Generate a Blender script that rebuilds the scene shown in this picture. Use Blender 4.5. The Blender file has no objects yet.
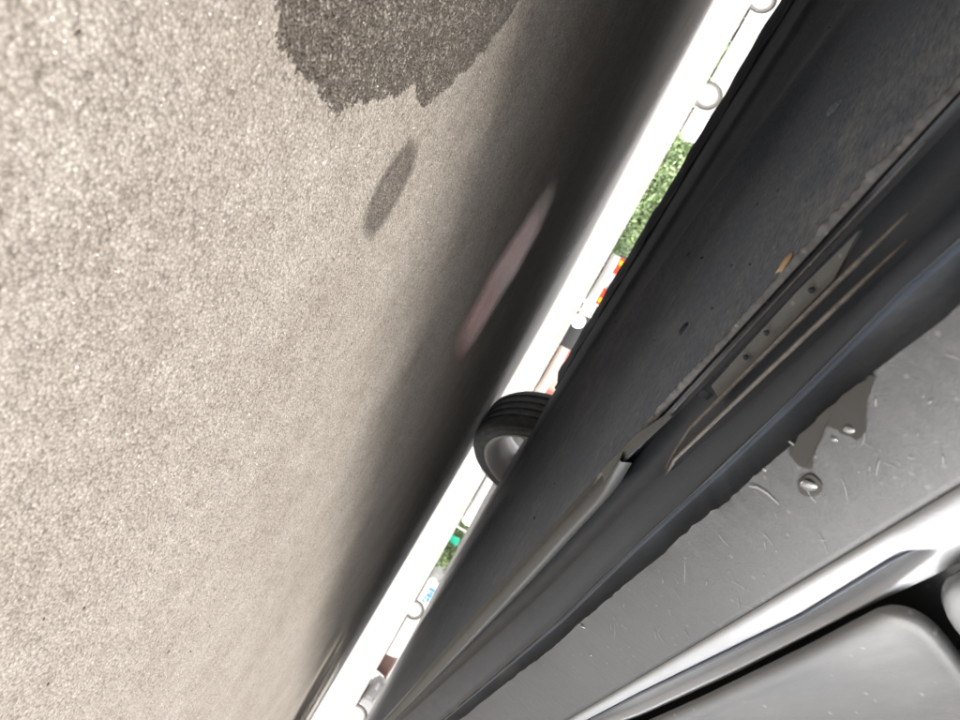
import bpy, bmesh, math, random
import numpy as np
from mathutils import Vector, Matrix
S = bpy.context.scene
COL = S.collection
R = math.radians
random.seed(7)
rng = np.random.default_rng(11)

# ------------------------------------------------------------------ camera
CAM_H = 0.115
YAW, PITCH = R(34.5), R(-4.75)
FWD = Vector((math.cos(YAW), math.sin(YAW), 0))
SIDE = Vector((math.sin(YAW), -math.cos(YAW), 0))
UPZ = Vector((0, 0, 1))
cF = FWD * math.cos(PITCH) + UPZ * math.sin(PITCH)
cU = -FWD * math.sin(PITCH) + UPZ * math.cos(PITCH)
cX = -.4905 * SIDE + .8714 * cU            # the phone was held rolled by about 119 degrees
cY = -.8714 * SIDE - .4905 * cU
cX.normalize(); cY = (cY - cX * cY.dot(cX)).normalized()
cd = bpy.data.cameras.new('camera')
cd.sensor_width = 36; cd.lens = 27; cd.clip_start = .005; cd.clip_end = 2000
cd.dof.use_dof = True; cd.dof.focus_distance = .45; cd.dof.aperture_fstop = 22
cam = bpy.data.objects.new('camera', cd); COL.objects.link(cam)
m = Matrix((cX, cY, -cF)).transposed().to_4x4(); m.translation = (0, 0, CAM_H)
cam.matrix_world = m
S.camera = cam

# ------------------------------------------------------------------ sky, sun, exposure (bright overcast, exposed for the shade)
SUN_EL, SUN_AZ = R(38), R(150)
w = bpy.data.worlds.new('World'); S.world = w; w.use_nodes = True
nt = w.node_tree; nt.nodes.clear()
sky = nt.nodes.new('ShaderNodeTexSky'); sky.sky_type = 'NISHITA'; sky.sun_disc = False
sky.sun_elevation = SUN_EL; sky.sun_rotation = SUN_AZ
sky.air_density = .55; sky.dust_density = 5; sky.ozone_density = .6
bg = nt.nodes.new('ShaderNodeBackground'); bg.inputs[1].default_value = .085
wo = nt.nodes.new('ShaderNodeOutputWorld')
hs = nt.nodes.new('ShaderNodeHueSaturation'); hs.inputs['Saturation'].default_value = .12   # cloud cover: whitish sky
nt.links.new(sky.outputs[0], hs.inputs['Color']); nt.links.new(hs.outputs[0], bg.inputs[0]); nt.links.new(bg.outputs[0], wo.inputs[0])
sl = bpy.data.lights.new('sun', 'SUN'); sl.energy = 1.65; sl.angle = R(11); sl.color = (1, .95, .88)
so = bpy.data.objects.new('sun', sl); COL.objects.link(so)
sd = Vector((math.sin(SUN_AZ) * math.cos(SUN_EL), math.cos(SUN_AZ) * math.cos(SUN_EL), math.sin(SUN_EL)))
so.rotation_euler = sd.to_track_quat('Z', 'Y').to_euler()
S.view_settings.view_transform = 'Standard'; S.view_settings.look = 'None'
S.view_settings.exposure = 2.47; S.view_settings.gamma = 1; S.view_settings.use_curve_mapping = False
S.cycles.max_bounces = 10; S.cycles.diffuse_bounces = 6

# ------------------------------------------------------------------ helpers
def link(o, parent=None):
    COL.objects.link(o)
    if parent: o.parent = parent
    return o
def tag(o, label=None, cat=None, group=None, kind=None):
    if label: o['label'] = label
    if cat: o['category'] = cat
    if group: o['group'] = group
    if kind: o['kind'] = kind
    return o
def thing(name, label, cat, loc=(0, 0, 0), rz=0, group=None):
    o = bpy.data.objects.new(name, None); COL.objects.link(o)
    o.location = loc; o.rotation_euler = (0, 0, rz); o.empty_display_size = .1
    return tag(o, label, cat, group)
def mesh(name, verts, faces, mat, parent=None, smooth=False):
    me = bpy.data.meshes.new(name)
    me.from_pydata([tuple(v) for v in verts], [], [tuple(f) for f in faces])
    if mat: me.materials.append(mat)
    if smooth: me.polygons.foreach_set('use_smooth', [True] * len(me.polygons))
    me.update()
    return link(bpy.data.objects.new(name, me), parent)
def fix_normals(o):
    bm = bmesh.new(); bm.from_mesh(o.data); bmesh.ops.recalc_face_normals(bm, faces=bm.faces); bm.to_mesh(o.data); bm.free()
    return o
def grid_faces(nr, nc, close=False):
    f = []
    for i in range(nr - 1):
        for j in range(nc - (0 if close else 1)):
            k = (j + 1) % nc
            f.append((i * nc + j, i * nc + k, (i + 1) * nc + k, (i + 1) * nc + j))
    return f
def loft(name, rows, mat, parent=None, smooth=True):        # rows: list of equal-length point lists
    nr, nc = len(rows), len(rows[0])
    return fix_normals(mesh(name, [p for r in rows for p in r], grid_faces(nr, nc), mat, parent, smooth))
def bev(o, wd, seg=2):
    md = o.modifiers.new('bevel', 'BEVEL'); md.width = wd; md.segments = seg; md.limit_method = 'ANGLE'; return o
def solid(o, t, off=-1):
    md = o.modifiers.new('solid', 'SOLIDIFY'); md.thickness = t; md.offset = off; return o
def box(name, lo, hi, mat, parent=None, bevel=0):
    x0, y0, z0 = lo; x1, y1, z1 = hi
    v = [(x0, y0, z0), (x1, y0, z0), (x1, y1, z0), (x0, y1, z0), (x0, y0, z1), (x1, y0, z1), (x1, y1, z1), (x0, y1, z1)]
    f = [(0, 3, 2, 1), (4, 5, 6, 7), (0, 1, 5, 4), (1, 2, 6, 5), (2, 3, 7, 6), (3, 0, 4, 7)]
    o = mesh(name, v, f, mat, parent)
    if bevel: bev(o, bevel)
    return o
def tube(name, pts, rad, mat, parent=None, n=8):
    pts = [Vector(p) for p in pts]; rows = []
    for i, p in enumerate(pts):
        t = (pts[min(i + 1, len(pts) - 1)] - pts[max(i - 1, 0)]).normalized()
        a = t.orthogonal() if abs(t.z) > .95 else t.cross(UPZ); a.normalize(); b = t.cross(a)
        rr = rad[i] if isinstance(rad, (list, tuple)) else rad
        rows.append([p + (a * math.cos(q) + b * math.sin(q)) * rr for q in np.linspace(0, 2 * math.pi, n, endpoint=False)])
    v = [p for r in rows for p in r]; f = grid_faces(len(rows), n, True)
    f.append(tuple(range(n - 1, -1, -1))); f.append(tuple(range((len(rows) - 1) * n, len(rows) * n)))
    return fix_normals(mesh(name, v, f, mat, parent, True))
def lathe_y(name, prof, mat, parent=None, n=48, smooth=True):  # profile (radius, y) revolved about the y axis, closed ring
    rows = [[(r * math.cos(a), y, r * math.sin(a)) for r, y in prof] for a in np.linspace(0, 2 * math.pi, n, endpoint=False)]
    k = len(prof); v = [p for r in rows for p in r]; f = []
    for i in range(n):
        for j in range(k - 1):
            f.append((i * k + j, i * k + j + 1, ((i + 1) % n) * k + j + 1, ((i + 1) % n) * k + j))
    return fix_normals(mesh(name, v, f, mat, parent, smooth))
def extrude_outline(name, pts, y0, y1, mat, parent=None, inset=0):
    n = len(pts); v = [(x, y0, z) for x, z in pts] + [(x, y1, z) for x, z in pts]
    f = [tuple(range(n)), tuple(range(2 * n - 1, n - 1, -1))] + [(i, (i + 1) % n, n + (i + 1) % n, n + i) for i in range(n)]
    me = bpy.data.meshes.new(name); me.from_pydata(v, [], f); me.materials.append(mat)
    bm = bmesh.new(); bm.from_mesh(me); bmesh.ops.triangulate(bm, faces=[q for q in bm.faces if len(q.verts) > 4])
    bmesh.ops.recalc_face_normals(bm, faces=bm.faces); bm.to_mesh(me); bm.free()
    return link(bpy.data.objects.new(name, me), parent)

# ------------------------------------------------------------------ materials
def mat(name, col, rough=.5, metal=0, spec=.5):
    mt = bpy.data.materials.new(name); mt.use_nodes = True
    b = mt.node_tree.nodes['Principled BSDF']
    b.inputs['Base Color'].default_value = (*col, 1); b.inputs['Roughness'].default_value = rough
    b.inputs['Metallic'].default_value = metal; b.inputs['Specular IOR Level'].default_value = spec
    return mt
class NT:
    def __init__(s, mt): s.t = mt.node_tree; s.b = s.t.nodes['Principled BSDF']
    def n(s, typ, **kw):
        q = s.t.nodes.new('ShaderNode' + typ)
        for k, v in kw.items(): setattr(q, k, v)
        return q
    def l(s, a, b): s.t.links.new(a, b)
    def pos(s, scale=(1, 1, 1)):
        g = s.n('NewGeometry'); mp = s.n('Mapping'); mp.inputs['Scale'].default_value = scale
        s.l(g.outputs['Position'], mp.inputs[0]); return mp.outputs[0]
    def noise(s, v, sc, det=4, rough=.55):
        q = s.n('TexNoise'); q.inputs['Scale'].default_value = sc; q.inputs['Detail'].default_value = det
        q.inputs['Roughness'].default_value = rough; s.l(v, q.inputs['Vector']); return q
    def ramp(s, fac, stops):
        q = s.n('ValToRGB'); e = q.color_ramp.elements
        while len(e) < len(stops): e.new(.5)
        for i, (p, c) in enumerate(stops):
            e[i].position = p; e[i].color = (*c, 1) if len(c) == 3 else c
        s.l(fac, q.inputs[0]); return q.outputs[0]
    def mix(s, fac, a, b, mode='MIX'):
        q = s.n('Mix', data_type='RGBA', blend_type=mode)
        for i, v in ((0, fac), (6, a), (7, b)):
            if hasattr(v, 'links'): s.l(v, q.inputs[i])
            else: q.inputs[i].default_value = v if i == 0 else (*v, 1)
        return q.outputs[2]
    def bump(s, h, st, dist, prev=None):
        q = s.n('Bump'); q.inputs['Strength'].default_value = st; q.inputs['Distance'].default_value = dist
        s.l(h, q.inputs['Height'])
        if prev: s.l(prev, q.inputs['Normal'])
        return q.outputs[0]

def asphalt(name, tint, dark, light, rough, spec, bump_st):
    mt = mat(name, tint, rough, 0, spec); N = NT(mt); p = N.pos()
    wob = N.noise(p, 260, 2); vm = N.n('VectorMath', operation='MULTIPLY_ADD')
    N.l(wob.outputs['Color'], vm.inputs[0]); vm.inputs[1].default_value = (.0013,) * 3; N.l(p, vm.inputs[2])
    vo = N.n('TexVoronoi'); vo.inputs['Scale'].default_value = 760; N.l(vm.outputs[0], vo.inputs['Vector'])
    v2 = N.n('TexVoronoi'); v2.inputs['Scale'].default_value = 1250; N.l(vm.outputs[0], v2.inputs['Vector'])
    sep = N.n('SeparateColor'); N.l(vo.outputs['Color'], sep.inputs[0])
    c1 = N.ramp(sep.outputs[0], [(0, dark), (.3, tint), (.72, tint), (1, light)])
    c1b = N.mix(.35, c1, N.ramp(v2.outputs['Distance'], [(.1, light), (.75, dark)]))
    gap = N.ramp(vo.outputs['Distance'], [(.25, (1, 1, 1)), (.85, (.5, .47, .44))])
    c2 = N.mix(.75, c1b, gap, 'MULTIPLY')
    big = N.noise(p, 9, 5, .6); c3 = N.mix(.8, c2, N.ramp(big.outputs[0], [(.3, (.80, .77, .74)), (.7, (1.05, 1.05, 1.05))]), 'MULTIPLY')
    mid = N.noise(p, 70, 3); c4 = N.mix(.7, c3, N.ramp(mid.outputs[0], [(.3, (.82, .80, .78)), (.68, (1.08, 1.08, 1.07))]), 'MULTIPLY')
    N.l(c4, N.b.inputs['Base Color'])
    inv = N.n('Math', operation='SUBTRACT'); inv.inputs[0].default_value = 1; N.l(vo.outputs['Distance'], inv.inputs[1])
    nb = N.bump(inv.outputs[0], bump_st, .0011); nb = N.bump(mid.outputs[0], bump_st * .5, .0025, nb)
    N.l(nb, N.b.inputs['Normal'])
    return mt
M = {}
M['ground'] = asphalt('asphalt', (.255, .236, .214), (.12, .108, .097), (.37, .352, .33), .97, .05, .24)
M['wet'] = asphalt('wet_asphalt', (.058, .049, .042), (.022, .018, .015), (.30, .275, .25), .42, .4, .55)
M['damp'] = asphalt('damp_asphalt', (.105, .092, .082), (.05, .044, .04), (.23, .215, .20), .6, .3, .4)
M['pink'] = asphalt('pink_sheen_asphalt', (.92, .50, .46), (.80, .36, .33), (.95, .74, .70), .27, 1.0, .12)

def plastic(name, col, dust, rough, dust_amt, streak=(1, 1, 1), sc=60, speck=True):
    mt = mat(name, col, rough); N = NT(mt); p = N.pos(streak)
    a = N.noise(p, sc, 6, .65); b = N.noise(N.pos(), sc * .14, 4, .6)
    f = N.n('Math', operation='MULTIPLY'); N.l(N.ramp(a.outputs[0], [(.38, (0, 0, 0)), (.72, (1, 1, 1))]), f.inputs[0])
    N.l(N.ramp(b.outputs[0], [(.3, (.25,) * 3), (.7, (1, 1, 1))]), f.inputs[1])
    f2 = N.n('Math', operation='MULTIPLY'); N.l(f.outputs[0], f2.inputs[0]); f2.inputs[1].default_value = dust_amt
    c = N.mix(f2.outputs[0], col, dust)
    if speck:
        vo = N.n('TexVoronoi'); vo.inputs['Scale'].default_value = 210; N.l(N.pos(), vo.inputs['Vector'])
        sepc = N.n('SeparateColor'); N.l(vo.outputs['Color'], sepc.inputs[0])
        k1 = N.ramp(vo.outputs['Distance'], [(.10, (1, 1, 1)), (.22, (0, 0, 0))]); k2 = N.ramp(sepc.outputs[0], [(.72, (0, 0, 0)), (.8, (1, 1, 1))])
        km = N.n('Math', operation='MULTIPLY'); N.l(k1, km.inputs[0]); N.l(k2, km.inputs[1])
        km2 = N.n('Math', operation='MULTIPLY'); N.l(km.outputs[0], km2.inputs[0]); km2.inputs[1].default_value = .5
        c = N.mix(km2.outputs[0], c, tuple(min(1, q * 1.7) for q in dust))
    N.l(c, N.b.inputs['Base Color'])
    rr = N.n('MapRange'); N.l(a.outputs[0], rr.inputs[0]); rr.inputs[3].default_value = rough - .12; rr.inputs[4].default_value = rough + .2
    N.l(rr.outputs[0], N.b.inputs['Roughness'])
    fine = N.noise(N.pos(), 900, 2)
    N.l(N.bump(fine.outputs[0], .25, .0004, N.bump(a.outputs[0], .3, .001)), N.b.inputs['Normal'])
    return mt
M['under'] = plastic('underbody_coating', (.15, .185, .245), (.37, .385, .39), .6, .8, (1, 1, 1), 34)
N = NT(M['under'])                  # dust zone by the sill, its edge painting in a reflection's boundary
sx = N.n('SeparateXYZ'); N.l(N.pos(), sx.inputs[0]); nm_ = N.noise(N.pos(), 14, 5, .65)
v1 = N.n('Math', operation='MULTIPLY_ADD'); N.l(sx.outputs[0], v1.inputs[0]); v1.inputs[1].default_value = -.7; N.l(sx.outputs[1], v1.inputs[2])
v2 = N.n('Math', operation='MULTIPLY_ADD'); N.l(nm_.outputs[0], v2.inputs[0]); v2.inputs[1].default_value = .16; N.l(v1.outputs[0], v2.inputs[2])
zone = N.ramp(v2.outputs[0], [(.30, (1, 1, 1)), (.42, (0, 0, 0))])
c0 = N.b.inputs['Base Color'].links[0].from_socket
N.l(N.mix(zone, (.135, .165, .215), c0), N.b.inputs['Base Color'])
ex = N.noise(N.pos((1, .35, 1)), 420, 5, .7); src = N.b.inputs['Base Color'].links[0].from_socket
N.l(N.mix(.85, src, N.ramp(ex.outputs[0], [(.32, (.45, .45, .46)), (.5, (.95, .95, .95)), (.72, (1.45, 1.42, 1.38))]), 'MULTIPLY'), N.b.inputs['Base Color'])
M['black'] = plastic('black_plastic', (.028, .038, .056), (.08, .092, .112), .38, .55, (.35, 1, 1), 70, False)
M['lip'] = plastic('lip_plastic', (.026, .029, .034), (.065, .067, .071), .8, .7, (.35, 1, 1), 60, False)
M['lip'].node_tree.nodes['Principled BSDF'].inputs['Specular IOR Level'].default_value = .05
M['ridge'] = mat('ridge_plastic', (.032, .034, .037), .85, 0, .05)
M['bead'] = plastic('bead_sealer', (.10, .092, .084), (.24, .215, .19), .7, .9, (1, 1, 1), 300, False)
M['flange'] = plastic('flange_paint', (.07, .073, .08), (.21, .20, .195), .5, .9, (1, 1, 1), 220)
M['plate'] = plastic('bracket_steel', (.075, .08, .082), (.14, .14, .138), .45, .6, (.4, 1, 1), 120)
M['clad'] = plastic('grey_cladding', (.040, .041, .044), (.078, .077, .076), .55, .7, (1, .5, .5), 240)
M['door'] = plastic('grey_door_paint', (.105, .108, .114), (.20, .2, .197), .5, .9, (.25, 1, 1), 70)
M['silver'] = plastic('silver_trim', (.39, .405, .43), (.33, .335, .34), .5, .7, (.3, 1, 1), 90, False)
M['scratch'] = mat('scratch_mark', (.19, .187, .18), .6)
M['wetplastic'] = mat('wet_plastic', (.020, .019, .018), .28)
M['water'] = mat('water', (.85, .85, .85), .04); M['water'].node_tree.nodes['Principled BSDF'].inputs['Transmission Weight'].default_value = .9
M['tyre'] = plastic('tyre_rubber', (.11, .11, .112), (.27, .26, .25), .7, .8, (1, 1, 1), 40, False)
M['tyre_grey'] = plastic('glare_tyre', (.26, .255, .25), (.42, .41, .40), .8, .7, (1, 1, 1), 20, False)  # tyres greyed to stand in for glare over the far cars
M['alloy'] = plastic('alloy_rim', (.85, .81, .77), (.76, .70, .65), .4, .6, (1, 1, 1), 30, False)
M['glass'] = mat('car_glass', (.03, .035, .04), .06)
M['white'] = mat('white_paint', (.80, .80, .79), .3)
M['cream'] = mat('cream_paint', (.62, .50, .42), .3)
M['greypaint'] = mat('silver_grey_paint', (.42, .42, .43), .35)
M['steelpaint'] = mat('light_silver_paint', (.60, .60, .60), .3)
M['red_lamp'] = mat('red_lamp_lens', (.75, .07, .025), .2)
M['pink_lamp'] = mat('faded_red_lamp', (.72, .20, .17), .25)
M['amber'] = mat('amber_lens', (.85, .48, .02), .2)
M['clear_lamp'] = mat('clear_lamp', (.7, .7, .7), .15)
M['kerb'] = plastic('pale_concrete', (.55, .54, .52), (.42, .40, .38), .85, .6, (1, 1, 1), 6, False)
M['blue'] = mat('blue_print', (.10, .34, .55), .5)
M['teal'] = mat('teal_plastic', (.02, .55, .36), .4)
M['brown'] = mat('dull_brown_plastic', (.28, .18, .16), .6)
M['redrefl'] = mat('red_reflector', (.75, .06, .05), .3)
M['leaf_bit'] = mat('dry_leaf', (.30, .21, .12), .8)
def leafmat(name, a, b):
    mt = mat(name, a, .6); N = NT(mt); q = N.noise(N.pos(), 3.5, 4)
    N.l(N.ramp(q.outputs[0], [(.3, a), (.7, b)]), N.b.inputs['Base Color']); return mt
M['leaf'] = leafmat('hedge_leaf', (.38, .54, .26), (.58, .68, .44))
M['leaf_dark'] = leafmat('bush_leaf', (.18, .26, .11), (.32, .40, .22))
M['twig'] = mat('twig', (.12, .08, .05), .9)

# ------------------------------------------------------------------ ground
gx = np.array([-400, -60, -12, -3, -1, 0, 1, 2, 3, 6, 14, 40, 120, 900.]); gy = np.array([-900, -120, -40, -12, -4, -1.5, 0, 1.5, 4, 12, 40, 120, 900.])
gv = [(x, y, 0) for x in gx for y in gy]
tag(mesh('ground', gv, grid_faces(len(gx), len(gy)), M['ground']), kind='structure')
def sunlit_sheet():  # paler sheet added for the sunlit strip, its brightness put into the colour
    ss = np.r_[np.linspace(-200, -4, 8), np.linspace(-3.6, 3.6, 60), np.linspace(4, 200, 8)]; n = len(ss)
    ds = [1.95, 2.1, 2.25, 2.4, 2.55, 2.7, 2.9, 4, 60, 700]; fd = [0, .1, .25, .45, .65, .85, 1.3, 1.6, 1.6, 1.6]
    o = fix_normals(mesh('sunlit_apron', [FWD * d + SIDE * float(q) + UPZ * .002 for d in ds for q in ss], grid_faces(len(ds), n), M['sunlit_sheet']))
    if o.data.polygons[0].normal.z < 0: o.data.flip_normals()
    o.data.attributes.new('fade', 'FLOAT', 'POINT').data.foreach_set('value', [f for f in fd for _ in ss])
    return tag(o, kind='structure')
def fade_edge(mt, sc):              # a layer that thins out into grains at its edge
    N = NT(mt); fa = N.n('Attribute', attribute_name='fade'); nz = N.noise(N.pos(), sc, 4, .7)
    md = N.n('Math', operation='MULTIPLY_ADD'); N.l(nz.outputs[0], md.inputs[0]); md.inputs[1].default_value = .9; md.inputs[2].default_value = -.45
    ad = N.n('Math', operation='ADD'); N.l(fa.outputs['Fac'], ad.inputs[0]); N.l(md.outputs[0], ad.inputs[1])
    N.l(N.ramp(ad.outputs[0], [(.08, (0, 0, 0)), (.75, (1, 1, 1))]), N.b.inputs['Alpha'])
M['sunlit_sheet'] = asphalt('sunlit_pale_ground', (.60, .59, .575), (.50, .49, .475), (.66, .65, .64), .95, .05, .1)
fade_edge(M['sunlit_sheet'], 30); sunlit_sheet()
def ragged(name, poly, z, mt, jitter, step, seed):
    """a stain on the ground: outline resampled and frayed at the size of the grains"""
    r = np.random.default_rng(seed); P = np.array(poly); Q = []
    for i in range(len(P)):
        a, b = P[i], P[(i + 1) % len(P)]; k = max(1, int(np.linalg.norm(b - a) / step))
        for t in range(k): Q.append(a + (b - a) * t / k)
    Q = np.array(Q); c = Q.mean(0); n = len(Q); nz = r.normal(size=n)
    nz = nz * .6 + np.convolve(np.r_[nz[-4:], nz, nz[:4]], np.ones(9) / 9, 'same')[4:-4] * 1.6
    d = (Q - c) / np.linalg.norm(Q - c, axis=1)[:, None]
    Q = Q + d * nz[:, None] * jitter
    me = bpy.data.meshes.new(name); me.from_pydata([(x, y, z) for x, y in Q], [], [tuple(range(n))])
    bm = bmesh.new(); bm.from_mesh(me); bmesh.ops.triangulate(bm, faces=bm.faces, ngon_method='EAR_CLIP')
    for fc in bm.faces:
        if fc.normal.z < 0: fc.normal_flip()
    bm.to_mesh(me); bm.free(); me.materials.append(mt)
    return link(bpy.data.objects.new(name, me))
K = CAM_H / .19
wet = [(.02, .16), (.205, .258), (.229, .266), (.257, .280), (.280, .300), (.305, .324), (.314, .345), (.322, .362), (.336, .385), (.347, .408), (.346, .430), (.362, .439), (.378, .448), (.386, .475), (.391, .504), (.393, .535), (.392, .563), (.372, .638), (.30, .74), (.12, .70), (-.05, .5), (-.1, .3)]
o = ragged('wet_stain', [(a * K, b * K) for a, b in wet], .0003, M['wet'], .0019, .0011, 3)
tag(o, 'large dark wet stain on the asphalt with a ragged edge', 'stain')
drip = [(.415, .434), (.437, .451), (.452, .448), (.465, .438), (.478, .42), (.484, .399), (.470, .388), (.450, .382), (.436, .387), (.427, .396), (.418, .412)]

pk = [(1.075, 1.248), (1.15, 1.33), (1.240, 1.387), (1.363, 1.400), (1.46, 1.31), (1.474, 1.213), (1.52, 1.10), (1.503, 1.006), (1.40, .92), (1.267, .858), (1.19, .868), (1.162, .895), (1.09, .95), (1.074, 1.037), (1.06, 1.14)]
def smear(name, poly, z, mt, grow=1.):
    P = np.array(poly); c = P.mean(0); n = len(P); Q = []
    for i in range(n):
        for t in range(5): Q.append(P[i] + (P[(i + 1) % n] - P[i]) * t / 5)
    Q = np.array(Q); m_ = len(Q); ks = [.18, .35, .5, .64, .76, .88, 1.0, 1.14]
    v = [(*c, z)] + [(*(c + (q - c) * k * grow), z) for k in ks for q in Q]
    f = [(0, 1 + i, 1 + (i + 1) % m_) for i in range(m_)] + [(1 + j * m_ + i, 1 + (j + 1) * m_ + i, 1 + (j + 1) * m_ + (i + 1) % m_, 1 + j * m_ + (i + 1) % m_) for j in range(len(ks) - 1) for i in range(m_)]
    o = fix_normals(mesh(name, v, f, mt))
    at_ = o.data.attributes.new('fade', 'FLOAT', 'POINT'); at_.data.foreach_set('value', [1.] + [max(0, min(1, (1.14 - k) / .75)) for k in ks for _ in Q])
    if o.data.polygons[0].normal.z < 0: o.data.flip_normals()
    return o
fade_edge(M['pink'], 300)
M['pink'].node_tree.nodes['Principled BSDF'].inputs['Coat Weight'].default_value = .0; M['pink'].node_tree.nodes['Principled BSDF'].inputs['Specular Tint'].default_value = (1, .68, .64, 1); M['pink'].node_tree.nodes['Principled BSDF'].inputs['IOR'].default_value = 1.9; M['pink'].node_tree.nodes['Principled BSDF'].inputs['Coat Roughness'].default_value = .3
o = smear('pink_sheen', [(a * K, b * K) for a, b in pk], .0004, M['pink'])  # pink base colour stands in for cars reflected in a wet patch
tag(o, 'pink sheen of reflected light on the shaded asphalt under the car', 'sheen')
fade_edge(M['damp'], 700)
o = smear('damp_mark', [(a * K * 1.0, b * K) for a, b in drip], .0004, M['damp'], 1.3)
tag(o, 'small narrow damp mark on the asphalt beside the large wet stain', 'stain')
# loose grit standing proud of the near asphalt
def grit():
    ico = [(0, 0, 1), (.9, 0, .2), (.28, .85, .2), (-.72, .53, .2), (-.72, -.53, .2), (.28, -.85, .2)]
    fc = [(0, 1, 2), (0, 2, 3), (0, 3, 4), (0, 4, 5), (0, 5, 1)]
    n = 5000; V = np.zeros((n, 6, 3)); base = np.array(ico)
    dist = .05 + .95 * rng.random(n) ** 1.5; az = YAW + R(38) - rng.random(n) * R(84)
    px, py = dist * np.cos(az), dist * np.sin(az)
    s = rng.uniform(.0002, .0005, n) * np.where(rng.random(n) < .02, 1.8, 1)
    rot = rng.random(n) * 6.28; q = base[None] * (1 + .25 * rng.normal(size=(n, 6, 3)))
    V[..., 0] = (q[..., 0] * np.cos(rot)[:, None] - q[..., 1] * np.sin(rot)[:, None]) * s[:, None] + px[:, None]
    V[..., 1] = (q[..., 0] * np.sin(rot)[:, None] + q[..., 1] * np.cos(rot)[:, None]) * s[:, None] + py[:, None]
    V[..., 2] = q[..., 2] * s[:, None] * .8 - .0001
    F = (np.array(fc)[None] + np.arange(n)[:, None, None] * 6).reshape(-1, 3)
    return mesh('grit', V.reshape(-1, 3), F.tolist(), M['grit'])
mt = mat('grit_stone', (.4, .37, .34), .8); N = NT(mt); vo = N.n('TexVoronoi'); vo.inputs['Scale'].default_value = 500; N.l(N.pos(), vo.inputs['Vector'])
sc_ = N.n('SeparateColor'); N.l(vo.outputs['Color'], sc_.inputs[0]); N.l(N.ramp(sc_.outputs[0], [(0, (.2, .17, .15)), (.6, (.4, .37, .34)), (1, (.6, .58, .55))]), N.b.inputs['Base Color']); M['grit'] = mt
tag(grit(), kind='stuff')
def chips():                        # dark chips and dry bits lying on the asphalt
    r = np.random.default_rng(31); V, F = [], []
    for i in range(22):
        d = .09 + .75 * r.random() ** 1.3; a = YAW + R(34) - r.random() * R(74); c = np.array([d * math.cos(a), d * math.sin(a), 0]); s_ = r.uniform(.0004, .0010); ln = r.uniform(1, 2.4); ro = r.random() * 6.28
        k = len(V); n = 6
        for z, q in ((0, 1), (s_ * .7, .7)):
            for j in range(n):
                t = 6.283 * j / n; x, y = math.cos(t) * s_ * ln * q * r.uniform(.7, 1.2), math.sin(t) * s_ * q * r.uniform(.7, 1.2)
                V.append((c[0] + x * math.cos(ro) - y * math.sin(ro), c[1] + x * math.sin(ro) + y * math.cos(ro), z))
        F += [(k + j, k + (j + 1) % n, k + n + (j + 1) % n, k + n + j) for j in range(n)] + [tuple(k + n + j for j in range(n))]
    return mesh('loose_chips', V, F, M['chip'])
M['chip'] = mat('dark_chip', (.10, .085, .07), .8)
tag(chips(), kind='stuff')

# ------------------------------------------------------------------ the car overhead
car = thing('parked_car', 'dark car seen from beneath with grey sill cladding and a silver trim strip', 'car', (1.2, .8, 0))
CO = Vector((-1.2, -.8, 0))
def cpart(o):                       # geometry below is written in place; hang it on the car
    o.parent = car; o.location = CO; return o
XS = np.concatenate([np.linspace(-.16, .158, 40), np.linspace(.160, .235, 51), np.linspace(.24, .6, 60), np.linspace(.62, 2.05, 40)])
def line(y, us, rs):                # a long edge of the sill: height above the camera grows with r, as u = x / y
    us, rs = np.array(us), np.array(rs)
    def f(x, dy=0, dz=0):
        return (x, y + dy, CAM_H + y * float(np.interp(x / y, us, rs)) + dz)
    return f
L_weld = line(.200, [0, .9, 1.4, 3, 5], [.268, .266, .264, .264, .275])
L_ridge = line(.158, [.3, .62, .72, 1.03, 1.43, 1.85, 2.72, 5.6, 9], [.418, .423, .424, .444, .463, .478, .524, .600, .63])
L_edge = line(.150, [.3, .70, .85, 1.35, 2.0, 3.0, 5.3, 9], [.495, .50, .503, .527, .552, .599, .668, .70])
L_top = line(.140, [.5, 1.04, 1.32, 1.96, 2.81, 3.91, 8], [.765, .786, .807, .853, .911, .985, 1.06])
L_crease = line(.1395, [.5, 1.20, 1.30, 1.75, 2.94, 3.74, 8], [.85, .868, .862, .914, .972, 1.023, 1.10])
L_rim = line(.1375, [.5, 1.20, 1.25, 1.42, 1.65, 2.23, 3.16, 8], [.869, .885, .898, .936, .962, 1.009, 1.069, 1.17])
L_low = line(.1375, [.5, 1.21, 1.35, 1.66, 2.27, 3.2, 8], [.93, .946, .957, .978, 1.036, 1.095, 1.20])
L_door = line(.128, [.5, 1.44, 1.95, 2.7, 3.4, 8], [.97, 1.0, 1.056, 1.124, 1.175, 1.28])

# floor panel, slightly uneven, with two pressed swages
fx = np.linspace(-.9, 3.05, 120); fy = np.r_[np.linspace(.228, .40, 10), np.linspace(.43, 1.49, 44)]
rows = []
for x in fx:
    row = []
    for y in fy:
        z = .186 + .0022 * math.sin(x * 7.3 + y * 3.1) * math.sin(y * 5.3 + 1)
        z -= .010 * math.exp(-((y - .62 - .07 * math.sin(x)) / .05) ** 2) * (1 if x > .4 else max(0, min(1, (x - .2) / .2)))
        z -= .006 * math.exp(-((y - 1.05) / .035) ** 2)
        row.append((x, y, z))
    rows.append(row)
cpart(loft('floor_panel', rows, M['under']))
# far sill with a hanging flange
prof = [(1.46, .190), (1.478, .188), (1.482, .181), (1.487, .181), (1.489, .189), (1.515, .178), (1.55, .1655), (1.565, .165), (1.60, .172), (1.625, .21), (1.62, .32)]
fxs = np.linspace(-.12, 2.08, 90)
cpart(loft('far_sill', [[(x, y + .0008 * math.sin(9 * x), z + (.0014 * math.sin(x * 23) + .001 * math.sin(x * 57 + 1)) * (1 if z < .186 else 0)) for y, z in prof] for x in fxs], M['black']))
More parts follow.
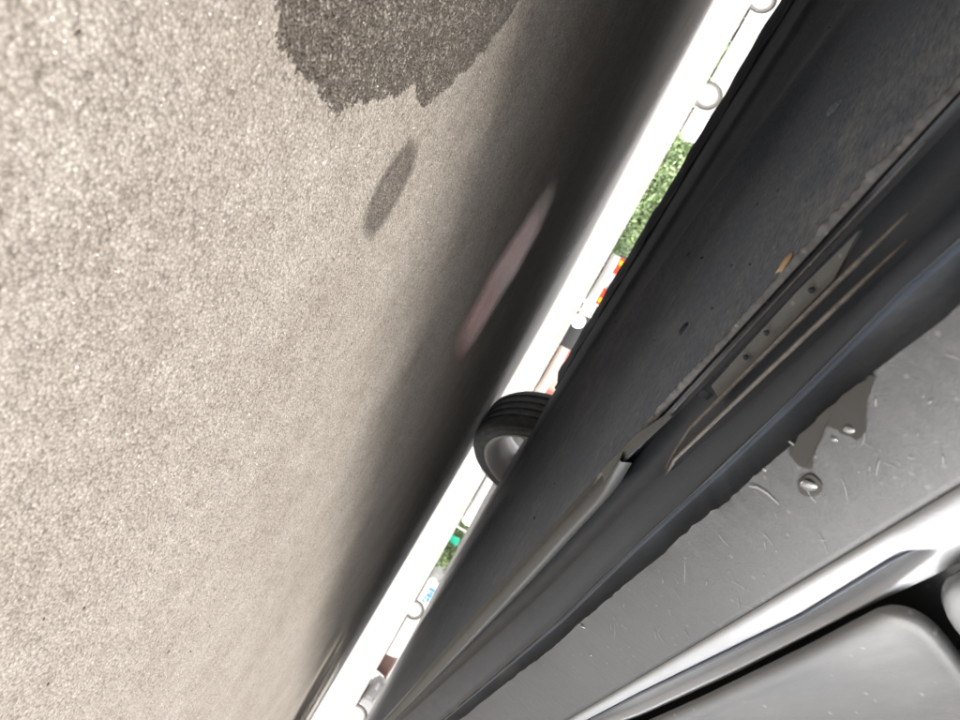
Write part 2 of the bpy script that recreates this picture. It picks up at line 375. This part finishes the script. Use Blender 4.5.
# front undertray and bumper lip
fr = []
for y in np.linspace(-.02, 1.64, 40):
    c = 1 - ((y - .81) / .95) ** 4
    fr.append([(2.95, y, .1875), (3.06, y, .184), (3.06 + .10 * c, y, .176 + .006 * math.sin(y * 3)), (3.08 + .11 * c, y, .181), (3.10 + .12 * c, y, .26), (3.09 + .12 * c, y, .40)])
cpart(loft('bumper', fr, M['black']))

# near sill, inner face: weld flange that hangs from the floor and a recessed channel outboard of it
WX = np.linspace(-.2, .4, 420); _w = np.random.default_rng(8).normal(size=420); WN = .0003 * _w + .0006 * np.convolve(_w, np.ones(7) / 7, 'same') + .002 * np.convolve(np.random.default_rng(9).normal(size=420), np.ones(40) / 40, 'same')
def wob(x, k=1.0): return k * float(np.interp(x, WX, WN))
XW = np.linspace(-.16, .345, 620)
def flange_row(x):
    _, y, z = L_weld(x); b = wob(x)
    return [(x, .238, .190), (x, .224, .187), (x, .209, .182), (x, .2022, z + .004), (x, .2016 + b, z + .0004 + b), (x, .2006 + b, z - .0004 + b), (x, .1996 + b * .5, z + b), (x, .1994, z + .0022)]
cpart(loft('weld_flange', [flange_row(x) for x in XW], M['flange']))
XC = np.linspace(-.16, 2.05, 200)
def chan_row(x):
    _, yr, zr = L_ridge(x)
    zc = CAM_H + .180 * .36
    up = min(1, max(0, (x - .28) / .2)) * .004
    return [(x, .1995, .1715), (x, .1992, .178), (x, .1945, CAM_H + .1945 * .303 + up), (x, .186, CAM_H + .186 * .345 + up), (x, .178, CAM_H + .178 * .374 + up), (x, .170, CAM_H + .170 * .390 + up * .8), (x, .164, (zr - .003)), (x, yr + .0018, zr - .0012), (x, yr, zr), (x, yr - .0012, zr + .0016)]
cpart(loft('sill_channel', [chan_row(x) for x in XC], M['black']))
# dark lower roll of the cover, then the grey cover
def between(A, B, x, t, bulge=0):
    a, b = Vector(A(x)), Vector(B(x)); p = a.lerp(b, t); p.y -= bulge * 4 * t * (1 - t); return p
_e = np.random.default_rng(3).normal(size=600); EN = .0006 * np.convolve(_e, np.ones(9) / 9, 'same') + .0003 * _e; EX = np.linspace(-.2, 2.1, 600)
def edge_w(x): return float(np.interp(x, EX, EN))
def roll_row(x):
    a = Vector(L_ridge(x)); e = Vector(L_edge(x)); e.z += edge_w(x)
    return [a + Vector((0, -.0008, .0012)), a.lerp(e, .25) + Vector((0, .0004, .0006)), a.lerp(e, .5) + Vector((0, .0006, .0008)), a.lerp(e, .75) + Vector((0, .0004, .0006)), e]
cpart(loft('cover_lip', [roll_row(x) for x in XS], M['lip']))
XB = np.linspace(-.1, .9, 160)
cpart(tube('lip_bead', [Vector(L_ridge(x, -.0004, -.0002)) for x in XB], [.00035 + .00012 * math.sin(37 * x) + .00012 * math.sin(91 * x + 1) for x in XB], M['ridge'], None, 6))
def clad(x, t): return between(L_edge, L_top, x, t, .0016)
cpart(loft('sill_cover', [[clad(x, t) + (Vector((0, 0, edge_w(x))) if t == 0 else Vector()) for t in np.linspace(0, 1, 14)] + [Vector(L_top(x, .004, .001))] for x in XS], M['clad']))

# silver trim with the long teardrop recess
def trim_row(x):
    d = min(1, max(0, (x - .166) / .016)); d = d * d * (3 - 2 * d)
    top, cr, rim, low = (Vector(f(x)) for f in (L_top, L_crease, L_rim, L_low))
    o_c, o_r = -.0020 + .0012 * d, -.0020 + .0004 * d
    cr.y = .1375 + .002 * d; dep = .0055 * d
    return [top + Vector((0, .004, .0002)), top + Vector((0, -.0012, .0003)), top.lerp(cr, .25) + Vector((0, -.0022, 0)), top.lerp(cr, .8) + Vector((0, -.0020, 0)), cr + Vector((0, o_c, 0)),
            cr + Vector((0, o_c * (1 - d) + dep, .0003 + .0007 * d)), cr.lerp(rim, .45) + Vector((0, o_c * (1 - d) + dep * .9, 0)), cr.lerp(rim, .86) + Vector((0, o_c * (1 - d) + dep * .35, 0)), rim + Vector((0, o_r, -.0004 * d)), rim + Vector((0, -.0020, .0006)),
            rim.lerp(low, .5) + Vector((0, -.0012, 0)), low + Vector((0, -.0006, 0)), low + Vector((0, .008, .001))]
trim = cpart(loft('trim_strip', [trim_row(x) for x in XS], M['silver']))
gl = tube('groove_shadow_tube', [Vector(L_crease(x, -.0014, .0006)) for x in np.linspace(.168, .9, 80)], [.0003 + .0006 * min(1, (x - .168) / .02) for x in np.linspace(.168, .9, 80)], M['black'], None, 6)  # dark tube drawn along the recess edge as its shadow line
gl.name = 'groove_shadow'; cpart(gl)
# inner sill behind the doors
sv = [[(x, .1465, .243), (x, .1465, .27), (x, .157, .5)] for x in (-.16, .6, 2.05)]
cpart(loft('inner_sill', sv, M['clad'], None, False))

def door_y(dz, x=0):                     # doors bulge outwards; bulge lowered forward to cut sun reaching under the car
    full = float(np.interp(x, [.25, .5, .8, 1.15, 1.7], [.19, .15, .085, .055, .045])); t = min(1, max(0, dz / full)); return .128 - .245 * (t ** 2.2) + (0 if dz < .4 else .10 * ((dz - .4) / .35) ** 2)
def door_panel(xa, xb, slope_a, slope_b, rc=.016, flip=False):
    hs = np.r_[np.array([0, .0012, .0028, .004, .006, .008, .011, .015, .02, .027, .036, .05]), np.linspace(.08, .68, 16)]
    rows = []
    for dz in hs:
        k = rc - math.sqrt(max(0, rc * rc - (rc - min(dz, rc)) ** 2))
        x0, x1 = xa + slope_a * dz + k, xb + slope_b * dz - k
        e = np.array([0, .0015, .003, .0045, .007, .010, .014]); us = np.r_[x0 + e, np.linspace(x0 + .02, x1 - .02, 46), (x1 - e)[::-1]]
        row = []
        for x in us:
            de = min(dz, x - x0, x1 - x); roll = .0035 * max(0, 1 - de / .0026) ** 2 - .0007 * math.exp(-((de - .0055) / .0014) ** 2)
            _, y, z = L_door(x); row.append((x, door_y(dz, x) + roll, z + dz))
        rows.append(row)
    return rows
for nm, a in (('door', (.1875, 1.28, .42, .0)), ('door', (-.155, .1815, 1.2, .42)), ('fender', (1.285, 2.09, 0, -.05))):  # unseen fender panel added to stop sun leaking in ahead of the door
    d = cpart(loft(nm, door_panel(*a), M['door'])); solid(d, .006, -1 if d.data.polygons[0].normal.y < 0 else 1)
    if nm == 'fender': continue
    h = a[0] + .12 if a[0] > 0 else .0
    tube('handle', [Vector((h, -.14, .80)), Vector((h + .02, -.205, .802)), Vector((h + .12, -.205, .805)), Vector((h + .14, -.14, .805))], .009, M['black'], d)

# bracket plate and beads in the channel
def blob(name, c, sx, sy, sz, mt, rz=0, seed=0, parent=None, n=10):
    r = np.random.default_rng(seed); bm = bmesh.new(); bmesh.ops.create_icosphere(bm, subdivisions=3 if mt is M['water'] else 2, radius=1)
    for v in bm.verts: v.co *= 1 + (.03 if mt is M['water'] else .16) * r.normal()
    for v in bm.verts: v.co = Vector((v.co.x * sx, v.co.y * sy, v.co.z * sz))
    bmesh.ops.rotate(bm, verts=bm.verts, cent=(0, 0, 0), matrix=Matrix.Rotation(rz, 3, 'Z')); bmesh.ops.translate(bm, verts=bm.verts, vec=c)
    me = bpy.data.meshes.new(name); bm.to_mesh(me); bm.free(); me.materials.append(mt); me.polygons.foreach_set('use_smooth', [True] * len(me.polygons))
    return link(bpy.data.objects.new(name, me), parent)
def chp(u, r, y): return Vector((u * y, y, CAM_H + r * y))
pl = mesh('bracket_plate', [chp(.66, .312, .187), chp(.76, .338, .183), chp(1.11, .341, .183), chp(1.15, .347, .183), chp(1.125, .315, .187), chp(.82, .308, .187), chp(.98, .311, .187)],
          [(0, 1, 5), (1, 2, 6, 5), (2, 3, 4, 6)], M['plate']); solid(pl, .0014, 0); cpart(pl)
for u, q in ((.93, .318), (1.01, .322), (.80, .322)): cpart(blob('plate_hole', chp(u, q, .1835), .0011, .0008, .0009, M['lip'], 0, 3))
cpart(box('clip', chp(1.150, .316, .186) - Vector((.0005, .0005, .002)), chp(1.195, .330, .182) + Vector((.0005, .004, .001)), M['lip'], None, .0006))
us = np.linspace(.60, 1.28, 30)
path = [chp(u, .3435 + .004 * max(0, u - 1.0), .1795) for u in us] + [chp(1.38, .358, .1790), chp(1.45, .371, .1780), chp(1.475, .379, .1775)]
cpart(tube('seam_bead', path, [.0003 + .0005 * min(1, i / 5) for i in range(len(path))], M['bead'], None, 6))
path = [chp(u, .372 + .004 * max(0, u - 1.2), .1720) for u in np.linspace(.64, 1.42, 30)] + [chp(1.47, .384, .1722), chp(1.495, .388, .1725)]
cpart(tube('seam_bead', path, [.0003 + .0005 * min(1, i / 5) for i in range(len(path))], M['bead'], None, 6))
path = [chp(u, .291, .1945) for u in np.linspace(.50, 1.45, 30)]
cpart(tube('seam_bead', path, .0005, M['flange'], None, 6))
# forward of the bracket the flange lies flat as a paler strip
rows = []
for x in np.linspace(.292, 2.05, 110):
    r0, r1 = np.interp(x, [.29, .45, .65, .9, 1.4, 2], [.263, .261, .264, .270, .285, .29]), np.interp(x, [.29, .33, .38, .55, .8, 1.4], [.275, .303, .305, .318, .330, .345])
    a, b = Vector((x, .2015, CAM_H + r0 * .2015)), Vector((x, .190, CAM_H + r1 * .190))
    rows.append([a + Vector((0, .004, .008)), a + Vector((0, .0006, .0008)), a + Vector((0, -.0004, -.0004)), a.lerp(b, .16) + Vector((0, 0, .0009)), a.lerp(b, .24), a.lerp(b, .6), b, b + Vector((0, -.0006, .0012)), b + Vector((0, .002, .006))])
cpart(loft('flange_strip', rows, M['plate']))
tg = mesh('bracket_tab', [chp(1.62, .262, .198), chp(1.40, .268, .197), chp(1.26, .290, .195), chp(1.28, .297, .193), chp(1.45, .290, .192), chp(1.66, .285, .193)], [(0, 1, 4, 5), (1, 2, 3, 4)], M['plate']); solid(tg, .0012, 0); cpart(tg)
# moulded tabs, plug and dirt on the floor panel
def floor_at(px, py, z=.186):       # helper for the few spots measured on the floor panel
    d = cX * ((px - 480) / 720) + cY * ((360 - py) / 720) + cF
    return Vector((0, 0, CAM_H)) + d * ((z - CAM_H) / d.z)
PTS = {k: floor_at(*k) for k in ((835, 108), (684, 330), (573, 418), (688, 256), (700, 420))}
for i, (k, s, mt) in enumerate((((835, 108), (.010, .0035, .003), 'under'), ((684, 330), (.009, .006, .0025), 'black'), ((688, 256), (.004, .004, .002), 'plate'))):
    cpart(blob('floor_tab', PTS[k], *s, M[mt], .5, i))
cpart(blob('floor_plug', floor_at(573, 418, .187), .011, .011, .003, M['black'], 0, 5))
r_ = random.Random(4)
for i in range(46):                 # dried mud flecks on the underside
    x, y = r_.uniform(.2, 1.3), r_.uniform(.29, .95); s = r_.uniform(.0006, .0015)
    cpart(blob('mud_fleck', (x, y, .1855 - (.009 if abs(y - .62 - .07 * math.sin(x)) < .03 else 0)), s, s * r_.uniform(.5, 1), s * .6, M['scratch' if i % 3 else 'black'], r_.random() * 3, i))
cpart(blob('twig_bit', chp(.775, .259, .2015), .0011, .0042, .0011, M['leaf_bit'], 1.2, 77))

# marks on the grey cover: wet stain, drops, scratches
def on_clad(x, t, off=.0004):
    p = clad(x, t); return p + Vector((0, -off * .8, -off * .6))
def patch_on_clad(name, pts, mt, off=.0004, smooth=False):
    c = np.mean(pts, 0); n = len(pts); v = [on_clad(*c, off)]; f = []
    for k in (.5, 1):
        for p in pts: v.append(on_clad(c[0] + (p[0] - c[0]) * k, c[1] + (p[1] - c[1]) * k, off))
    for i in range(n):
        j = (i + 1) % n; f.append((0, 1 + i, 1 + j)); f.append((1 + i, 1 + n + i, 1 + n + j, 1 + j))
    return cpart(fix_normals(mesh(name, v, f, mt, None, smooth)))
def pix_clad(px, py):               # (x, t) on the cover, by bisection along its width
    d = cX * ((px - 480) / 720) + cY * ((360 - py) / 720) + cF
    t = .5
    lo, hi = -.3, 1.3
    for _ in range(40):
        t = (lo + hi) / 2; y = .15
        for _ in range(6): x = d.x / d.y * y; y = clad(x, t).y
        p = clad(x, t)
        if (p.z - CAM_H) / p.y < d.z / d.y: lo = t
        else: hi = t
    return (x, t)
st = [(790, 455), (797, 463), (812, 468), (816, 452), (822, 440), (828, 425), (838, 430), (850, 436), (862, 440), (868, 430), (866, 410), (870, 392), (880, 375), (868, 378), (845, 395), (820, 415), (800, 435)]
st2 = []
for i in range(len(st)):
    a, b = np.array(st[i]), np.array(st[(i + 1) % len(st)])
    for q in (0, .33, .66): st2.append(tuple(a + (b - a) * q + rng.normal(size=2) * 1.1))
def star_patch(name, pix, mt, off):
    bm = bmesh.new(); vs = [bm.verts.new(on_clad(*pix_clad(*p), off)) for p in pix]; fc = bm.faces.new(vs)
    bmesh.ops.triangulate(bm, faces=bm.faces, ngon_method='EAR_CLIP'); me = bpy.data.meshes.new(name); bm.to_mesh(me); bm.free(); me.materials.append(mt)
    return cpart(link(bpy.data.objects.new(name, me)))
star_patch('wet_patch', st2, M['wetplastic'], .0006)
def drop(px, py, rad, seed):
    x, t = pix_clad(px, py); p = on_clad(x, t, 0); return cpart(blob('water_drop', p, rad * 1.05, rad * .35, rad, M['water'], .15, seed))
for i, (a, b, s) in enumerate(((810, 486, .0030), (851, 431, .0020), (583, 627, .0022), (590, 655, .0011), (835, 440, .0010), (765, 470, .0009))): drop(a, b, s, 40 + i)
ring = [(811 + 11.5 * math.cos(t) * (1 + .10 * math.sin(2 * t + 1)), 486 + 11 * math.sin(t) * (1 + .08 * math.sin(3 * t))) for t in np.linspace(0, 6.283, 28, endpoint=False)]
star_patch('drop_rim', ring, M['wetplastic'], .0005)
def scratch(pix, wd):
    pts = [on_clad(*pix_clad(*p), .0005) for p in pix]; v = []
    for i, p in enumerate(pts):
        tdir = (pts[min(i + 1, len(pts) - 1)] - pts[max(0, i - 1)]).normalized(); s = tdir.cross(Vector((0, -.9, -.4))).normalized() * wd * math.sin(math.pi * (i + .6) / (len(pts) + .2))
        v += [p + s, p - s]
    return cpart(mesh('scratch', v, grid_faces(len(pts), 2), M['scratch']))
scratch([(750, 486), (758, 487), (768, 493), (780, 504)], .0004)
scratch([(790, 441), (797, 446), (806, 452)], .0004)
rs = random.Random(21)
for i in range(52):
    # scattered short scuffs, mostly running down the cover
    a = np.array([rs.uniform(600, 950), 0.]); lo = 605 - (a[0] - 600) * .78 + 8; hi = 690 - (a[0] - 600) * .56 - 4
    a[1] = rs.uniform(lo, hi); ln = rs.choice((2, 3, 5, 8, 16, 22)); an = rs.gauss(1.25, .5); d = np.array([math.cos(an), math.sin(an)]); bend = rs.gauss(0, .10) * ln * .5
    nrm = np.array([-d[1], d[0]]); scratch([tuple(a + d * ln * q + nrm * bend * math.sin(3.1 * q)) for q in (0, .3, .6, 1)], rs.choice((.00006, .00008, .0001, .00013, .0002)))

# wheels
def wheel(name_parent, loc, face, glare=False, rad=.31, wd=.19, seg=64):
    w_ = bpy.data.objects.new('wheel', None); COL.objects.link(w_); w_.parent = name_parent; w_.location = loc; w_.empty_display_size = .1
    h2 = wd / 2; g = .006
    pr = [(rad * .78, -h2 * .80), (rad * .81, -h2 * .96), (rad * .89, -h2 * 1.0), (rad * .955, -h2 * .93), (rad * .985, -h2 * .80)]
    for k in (-.52, -.17, .17, .52):
        pr += [(rad, h2 * (k - .09)), (rad - g, h2 * (k - .07)), (rad - g, h2 * (k + .07)), (rad, h2 * (k + .09))]
    pr += [(rad * .985, h2 * .80), (rad * .955, h2 * .93), (rad * .89, h2 * 1.0), (rad * .81, h2 * .96), (rad * .78, h2 * .80)]
    t = lathe_y('tyre', pr, M['tyre_grey' if glare else 'tyre'], w_, seg, False)
    s = face                        # +1: the dished outer face looks to +y
    rp = [(rad * .80, -h2 * .97), (rad * .76, -h2 * .94), (rad * .73, -h2 * .62), (rad * .69, -h2 * .5), (rad * .67, h2 * .1), (rad * .68, h2 * .5), (rad * .76, h2 * .86), (rad * .80, h2 * .92), (rad * .74, h2 * .90), (rad * .655, h2 * .5), (rad * .655, h2 * .1), (rad * .70, -h2 * .48)]
    rim = lathe_y('rim', [(r, y * s) for r, y in rp], M['alloy'], w_, seg)
    lathe_y('hub', [(r, y * s) for r, y in ((.001, -h2 * .1), (rad * .24, -h2 * .1), (rad * .26, h2 * .5), (rad * .12, h2 * .62), (.001, h2 * .62))], M['alloy'], rim, 24)
    for k in range(6):
        a_ = k * math.pi / 3 + .52; d_ = Vector((math.cos(a_), 0, math.sin(a_))); t_ = Vector((-math.sin(a_), 0, math.cos(a_))); yy = Vector((0, s, 0)); v_ = []
        for r_0, wd_, y_0, y_1 in ((.20, .075, .1, .5), (.67, .06, .40, .72)):
            for q, y_ in ((-1, y_0), (1, y_0), (1, y_1), (-1, y_1)): v_.append(d_ * rad * r_0 + t_ * rad * wd_ * q + yy * h2 * y_)
        bev(fix_normals(mesh('spoke', v_, [(0, 1, 2, 3), (7, 6, 5, 4), (0, 1, 5, 4), (1, 2, 6, 5), (2, 3, 7, 6), (3, 0, 4, 7)], M['alloy'], rim)), .006)
    if glare: lathe_y('hubcap', [(r, y * s) for r, y in ((.001, h2 * .98), (rad * .5, h2 * .96), (rad * .72, h2 * .88), (rad * .70, h2 * .7), (.001, h2 * .7))], M['white'], w_, 32)
    return w_
AX = 2.486
for x, y, s in ((AX, 1.46, 1), (AX - 2.95, 1.46, 1), (AX, .0, -1), (AX - 2.95, .0, -1)):
    wheel(car, Vector((x, y, .314)) + CO, s)

# the rest of the body, as wide as the sills
def arch(cx, rad, z0, n=14):
    a0 = math.asin(max(-1, (z0 - .31) / rad)); return [(cx + rad * math.cos(a), .31 + rad * math.sin(a)) for a in np.linspace(math.pi - a0, a0, n)]
ax2 = AX - 2.95
low = [(-1.25, .30), *arch(ax2, .37, .235), *arch(AX, .37, .235), (3.02, .235), (3.18, .30), (3.20, .52), (-1.28, .52)]
cpart(extrude_outline('lower_body', low, .16, 1.58, M['black']))
up = [(-1.30, .50), *[(p[0], max(p[1], .50)) for p in arch(ax2, .37, .50)], *[(p[0], max(p[1], .50)) for p in arch(AX, .37, .50)], (3.21, .50), (3.24, .62), (3.12, .72), (2.6, .82), (1.95, .90), (-1.2, .97), (-1.33, .85)]
cpart(bev(extrude_outline('body', up, -.145, 1.68, M['door']), .03, 3))
ca, cb = [(2.0, .895), (1.15, 1.36), (.75, 1.42), (-.5, 1.40), (-1.0, 1.22), (-1.22, .965)], .16
n = len(ca); v = [(x, -.02 + (z - .9) * .35, z) for x, z in ca] + [(x, 1.645 - (z - .9) * .35, z) for x, z in ca]
f = [tuple(range(n)), tuple(range(2 * n - 1, n - 1, -1))] + [(i, (i + 1) % n, n + (i + 1) % n, n + i) for i in range(n)]
cab = cpart(fix_normals(mesh('cabin', v, f, M['glass'])))
rf = [(1.16, 1.365), (.75, 1.43), (-.5, 1.41), (-1.02, 1.225)]
cpart(solid(loft('roof', [[(x, -.02 + (z - .9) * .35 + .01, z), (x, .81, z + .02), (x, 1.645 - (z - .9) * .35 - .01, z)] for x, z in rf], M['door']), .03))

# ------------------------------------------------------------------ beyond the car
def at(depth, side, z=0): return FWD * depth + SIDE * side + UPZ * z
SIDE_RZ = math.atan2(SIDE.y, SIDE.x)
FWD_RZ = math.atan2(FWD.y, FWD.x)
kp = thing('kerb', 'long pale concrete kerb across the car park beyond the car', 'kerb', at(14, 0), SIDE_RZ)
kp['kind'] = 'structure'
for i in range(-18, 19):
    box('kerb_stone', (i * .9 + .0015, -.07, -.05), ((i + 1) * .9 - .0015, .16, .142 + .002 * math.sin(i * 2.3)), M['kerb'], kp, .006)

def small_car(label, cat, depth, side, rz, paint, L=3.7, W=1.65, H=1.45, van=False, lamp='red_lamp', amber=False, bumper=None, wb=2.45, group=None, name='parked_car', glare=True):
    c = thing(name, label, cat, at(depth, side), rz, group)
    h = L / 2; fa, ra = wb / 2 + .05, -wb / 2 + .05
    def arc(cx): return [(cx + .35 * math.cos(a), .30 + .35 * math.sin(a)) for a in np.linspace(math.pi + .28, -.28, 14)]
    if van: pts = [(-h, .28), (-h + .05, .21), *arc(ra), *arc(fa), (h - .06, .21), (h, .3), (h, .75), (h - .15, .95), (h - .65, 1.1), (-h + .02, 1.1)]
    else: pts = [(-h, .32), (-h + .10, .21), *arc(ra), *arc(fa), (h - .10, .21), (h, .32), (h, .58), (h - .15, .74), (h - .9, .88), (-h + .25, .93), (-h + .03, .80)]
    bev(extrude_outline('body', pts, -W / 2, W / 2, M[paint], c), .05, 3)
    if van: ca = [(h - .62, 1.08), (h - 1.15, H), (-h + .06, H), (-h + .02, 1.08)]
    else: ca = [(h - .85, .86), (h - 1.45, H - .04), (-h + .75, H), (-h + .12, .90)]
    n = len(ca); v = [(x, -W / 2 + .05 + (z - .86) * .28, z) for x, z in ca] + [(x, W / 2 - .05 - (z - .86) * .28, z) for x, z in ca]
    f = [tuple(range(n)), tuple(range(2 * n - 1, n - 1, -1))] + [(i, (i + 1) % n, n + (i + 1) % n, n + i) for i in range(n)]
    fix_normals(mesh('window', v, f, M[paint if van else 'glass'], c))
    rr = ca[1:3]; solid(loft('roof', [[(x, -W / 2 + .05 + (z - .86) * .28, z + .004), (x, 0, z + .03), (x, W / 2 - .05 - (z - .86) * .28, z + .004)] for x, z in rr], M[paint], c), .03)
    for x in (fa, ra):
        for s in (-1, 1): wheel(c, (x, s * (W / 2 - .10), .30), s, glare, .30, .17, 32)
    bm_ = M[bumper] if bumper else M[paint]
    box('bumper', (-h - .06, -W / 2 + .03, .30), (-h + .06, W / 2 - .03, .50), bm_, c, .03)
    box('bumper', (h - .06, -W / 2 + .03, .30), (h + .05, W / 2 - .03, .50), bm_, c, .03)
    for s in (-1, 1):
        y0, y1 = sorted((s * (W / 2 - .02), s * (W / 2 - (.56 if amber else .36))))
        t = box('tail_lamp', (-h - .03, y0, .47 if amber else .54), (-h + .12, y1, .74), M[lamp], c, .02)
        if amber:
            y0, y1 = sorted((s * (W / 2 - .10), s * (W / 2 - .26))); box('indicator', (-h - .04, y0, .53), (-h, y1, .66), M['amber'], t, .01)
        y0, y1 = sorted((s * (W / 2 - .04), s * (W / 2 - .38))); box('headlamp', (h - .2, y0, .55), (h + .01, y1, .70), M['clear_lamp'], c, .03)
    box('number_plate', (-h - .075, -.24, .40), (-h - .062, .24, .50), M['white'], c)
    for s in (-1, 1): box('door_handle', (.0, s * W / 2 - .012, .80), (.16, s * W / 2 + .012, .825), M[paint], c, .005)
    return c
small_car('white hatchback parked side on beyond the kerb with grey wheels', 'car', 17, -8.95, SIDE_RZ, 'white', 3.45, wb=2.48)
small_car('pale silver car seen from behind with orange red tail lamps beside the green hedge', 'car', 24, -4.05, FWD_RZ, 'steelpaint', amber=True)
small_car('cream car seen from behind with faded red tail lamps and half hidden by the tyre', 'car', 24, -.75, FWD_RZ, 'cream', lamp='pink_lamp', W=1.75, bumper='white')
small_car('white car seen from behind just past the tyre and before the low bush', 'car', 25, 3.95, FWD_RZ, 'white', lamp='white', W=1.75)
vn = small_car('white delivery van parked side on with a small blue mark on its flank', 'van', 26, 9.95, SIDE_RZ, 'white', 5.0, 1.7, 1.9, True, wb=2.6, lamp='greypaint', name='parked_van')
mk = [(-2.22, .40, .10, .20), (-2.09, .48, .07, .12), (-2.0, .42, .11, .18), (-1.86, .50, .14, .09), (-1.86, .40, .09, .06), (-1.74, .38, .09, .07)]
vv, ff = [], []
for x, z, a, b in mk:
    k = len(vv); vv += [(x, -.858, z), (x + a, -.858, z), (x + a, -.858, z + b), (x, -.858, z + b)]; ff.append((k, k + 1, k + 2, k + 3))
solid(mesh('blue_mark', vv, ff, M['blue'], vn), .004, 0)
small_car('silver grey hatchback parked side on in front of the white van', 'car', 22, 12.05, SIDE_RZ, 'greypaint', 3.6, lamp='steelpaint')

# small street things
def lathe_z(name, prof, mt, parent=None, n=20):
    o = lathe_y(name, prof, mt, parent, n); o.data.transform(Matrix.Rotation(R(90), 4, 'X')); return fix_normals(o)
b = thing('bollard', 'short white round topped bollard between the silver and cream cars', 'bollard', at(21, -2.4))
lathe_z('post', [(.16, 0), (.16, .18)], M['kerb'], b); lathe_z('cap', [(.17, .18), (.23, .24), (.23, .34), (.17, .46), (.09, .51), (.001, .52)], M['white'], b)
b = thing('waste_bin', 'small teal green bin standing in front of the low bush', 'bin', at(26, 6.1))
lathe_z('bin_body', [(.001, 0), (.12, 0), (.15, .44)], M['teal'], b); lathe_z('lid', [(.16, .44), (.16, .47), (.10, .51), (.001, .52)], M['teal'], b)
b = thing('marker_post', 'thin white post with a red reflector beside the low bush', 'post', at(26, 5.62))
box('post', (-.03, -.03, 0), (.03, .03, .95), M['white'], b, .01); box('reflector', (-.10, -.05, .58), (.10, .05, .82), M['redrefl'], b, .03)
b = thing('planter', 'dull brown tapered planter between the white van and silver grey hatchback', 'planter', at(22.5, 9.7))
lathe_z('pot', [(.001, 0), (.24, 0), (.31, .5), (.34, .5), (.34, .58), (.28, .58), (.27, .5)], M['brown'], b); lathe_z('soil', [(.28, .52), (.001, .54)], M['twig'], b)

def foliage(name, parent, lo, hi, n, size, mt, seed):
    r = np.random.default_rng(seed); lo, hi = np.array(lo), np.array(hi)
    p = lo + (hi - lo) * r.random((n, 3)); c = (lo + hi) / 2; half = (hi - lo) / 2
    q = (p - c) / half; k = np.max(np.abs(q), axis=1)
    lump = .82 + .22 * np.sin(p[:, 0] * 3.1 + seed) * np.sin(p[:, 2] * 5 + p[:, 0] * 1.7) + .08 * r.normal(size=n)
    p = c + q / np.maximum(k, .2)[:, None] * (np.maximum(k, .65) * lump)[:, None] * half
    p[:, 2] = np.maximum(p[:, 2], .02)
    a = r.normal(size=(n, 3)); a /= np.linalg.norm(a, axis=1)[:, None]; b_ = np.cross(a, r.normal(size=(n, 3))); b_ /= np.linalg.norm(b_, axis=1)[:, None]
    s = (size * r.uniform(.6, 1.3, n))[:, None]
    V = np.stack([p - a * s, p + b_ * s * .45, p + a * s, p - b_ * s * .45], 1).reshape(-1, 3)
    return mesh(name, V.tolist(), (np.arange(n)[:, None] * 4 + np.arange(4)).tolist(), mt, parent)
def shrub(label, cat, name, depth, s0, s1, height, dep, mt, n, seed, size=.06):
    t = thing(name, label, cat, at(depth, (s0 + s1) / 2), SIDE_RZ); h = (s1 - s0) / 2
    foliage('foliage', t, (-h, -dep, 0), (h, dep, height), n, size, mt, seed)
    r = random.Random(seed)
    for k in range(max(3, int(h * 3))):
        x = -h + (k + .5) / max(3, int(h * 3)) * 2 * h; tube('stem', [(x, 0, 0), (x + r.uniform(-.1, .1), r.uniform(-.1, .1), height * .5), (x + r.uniform(-.2, .2), r.uniform(-.2, .2), height * .85)], [.025, .018, .006], M['twig'], t, 6)
    return t
shrub('long bright green hedge between the white hatchback and the silver car', 'hedge', 'hedge', 24, -14, -4.9, 1.3, .6, M['leaf'], 12000, 2, .10)
shrub('low dull green bush between the white car and the delivery van', 'bush', 'bush', 28, 5.1, 7.9, 1.1, .6, M['leaf_dark'], 6000, 5)
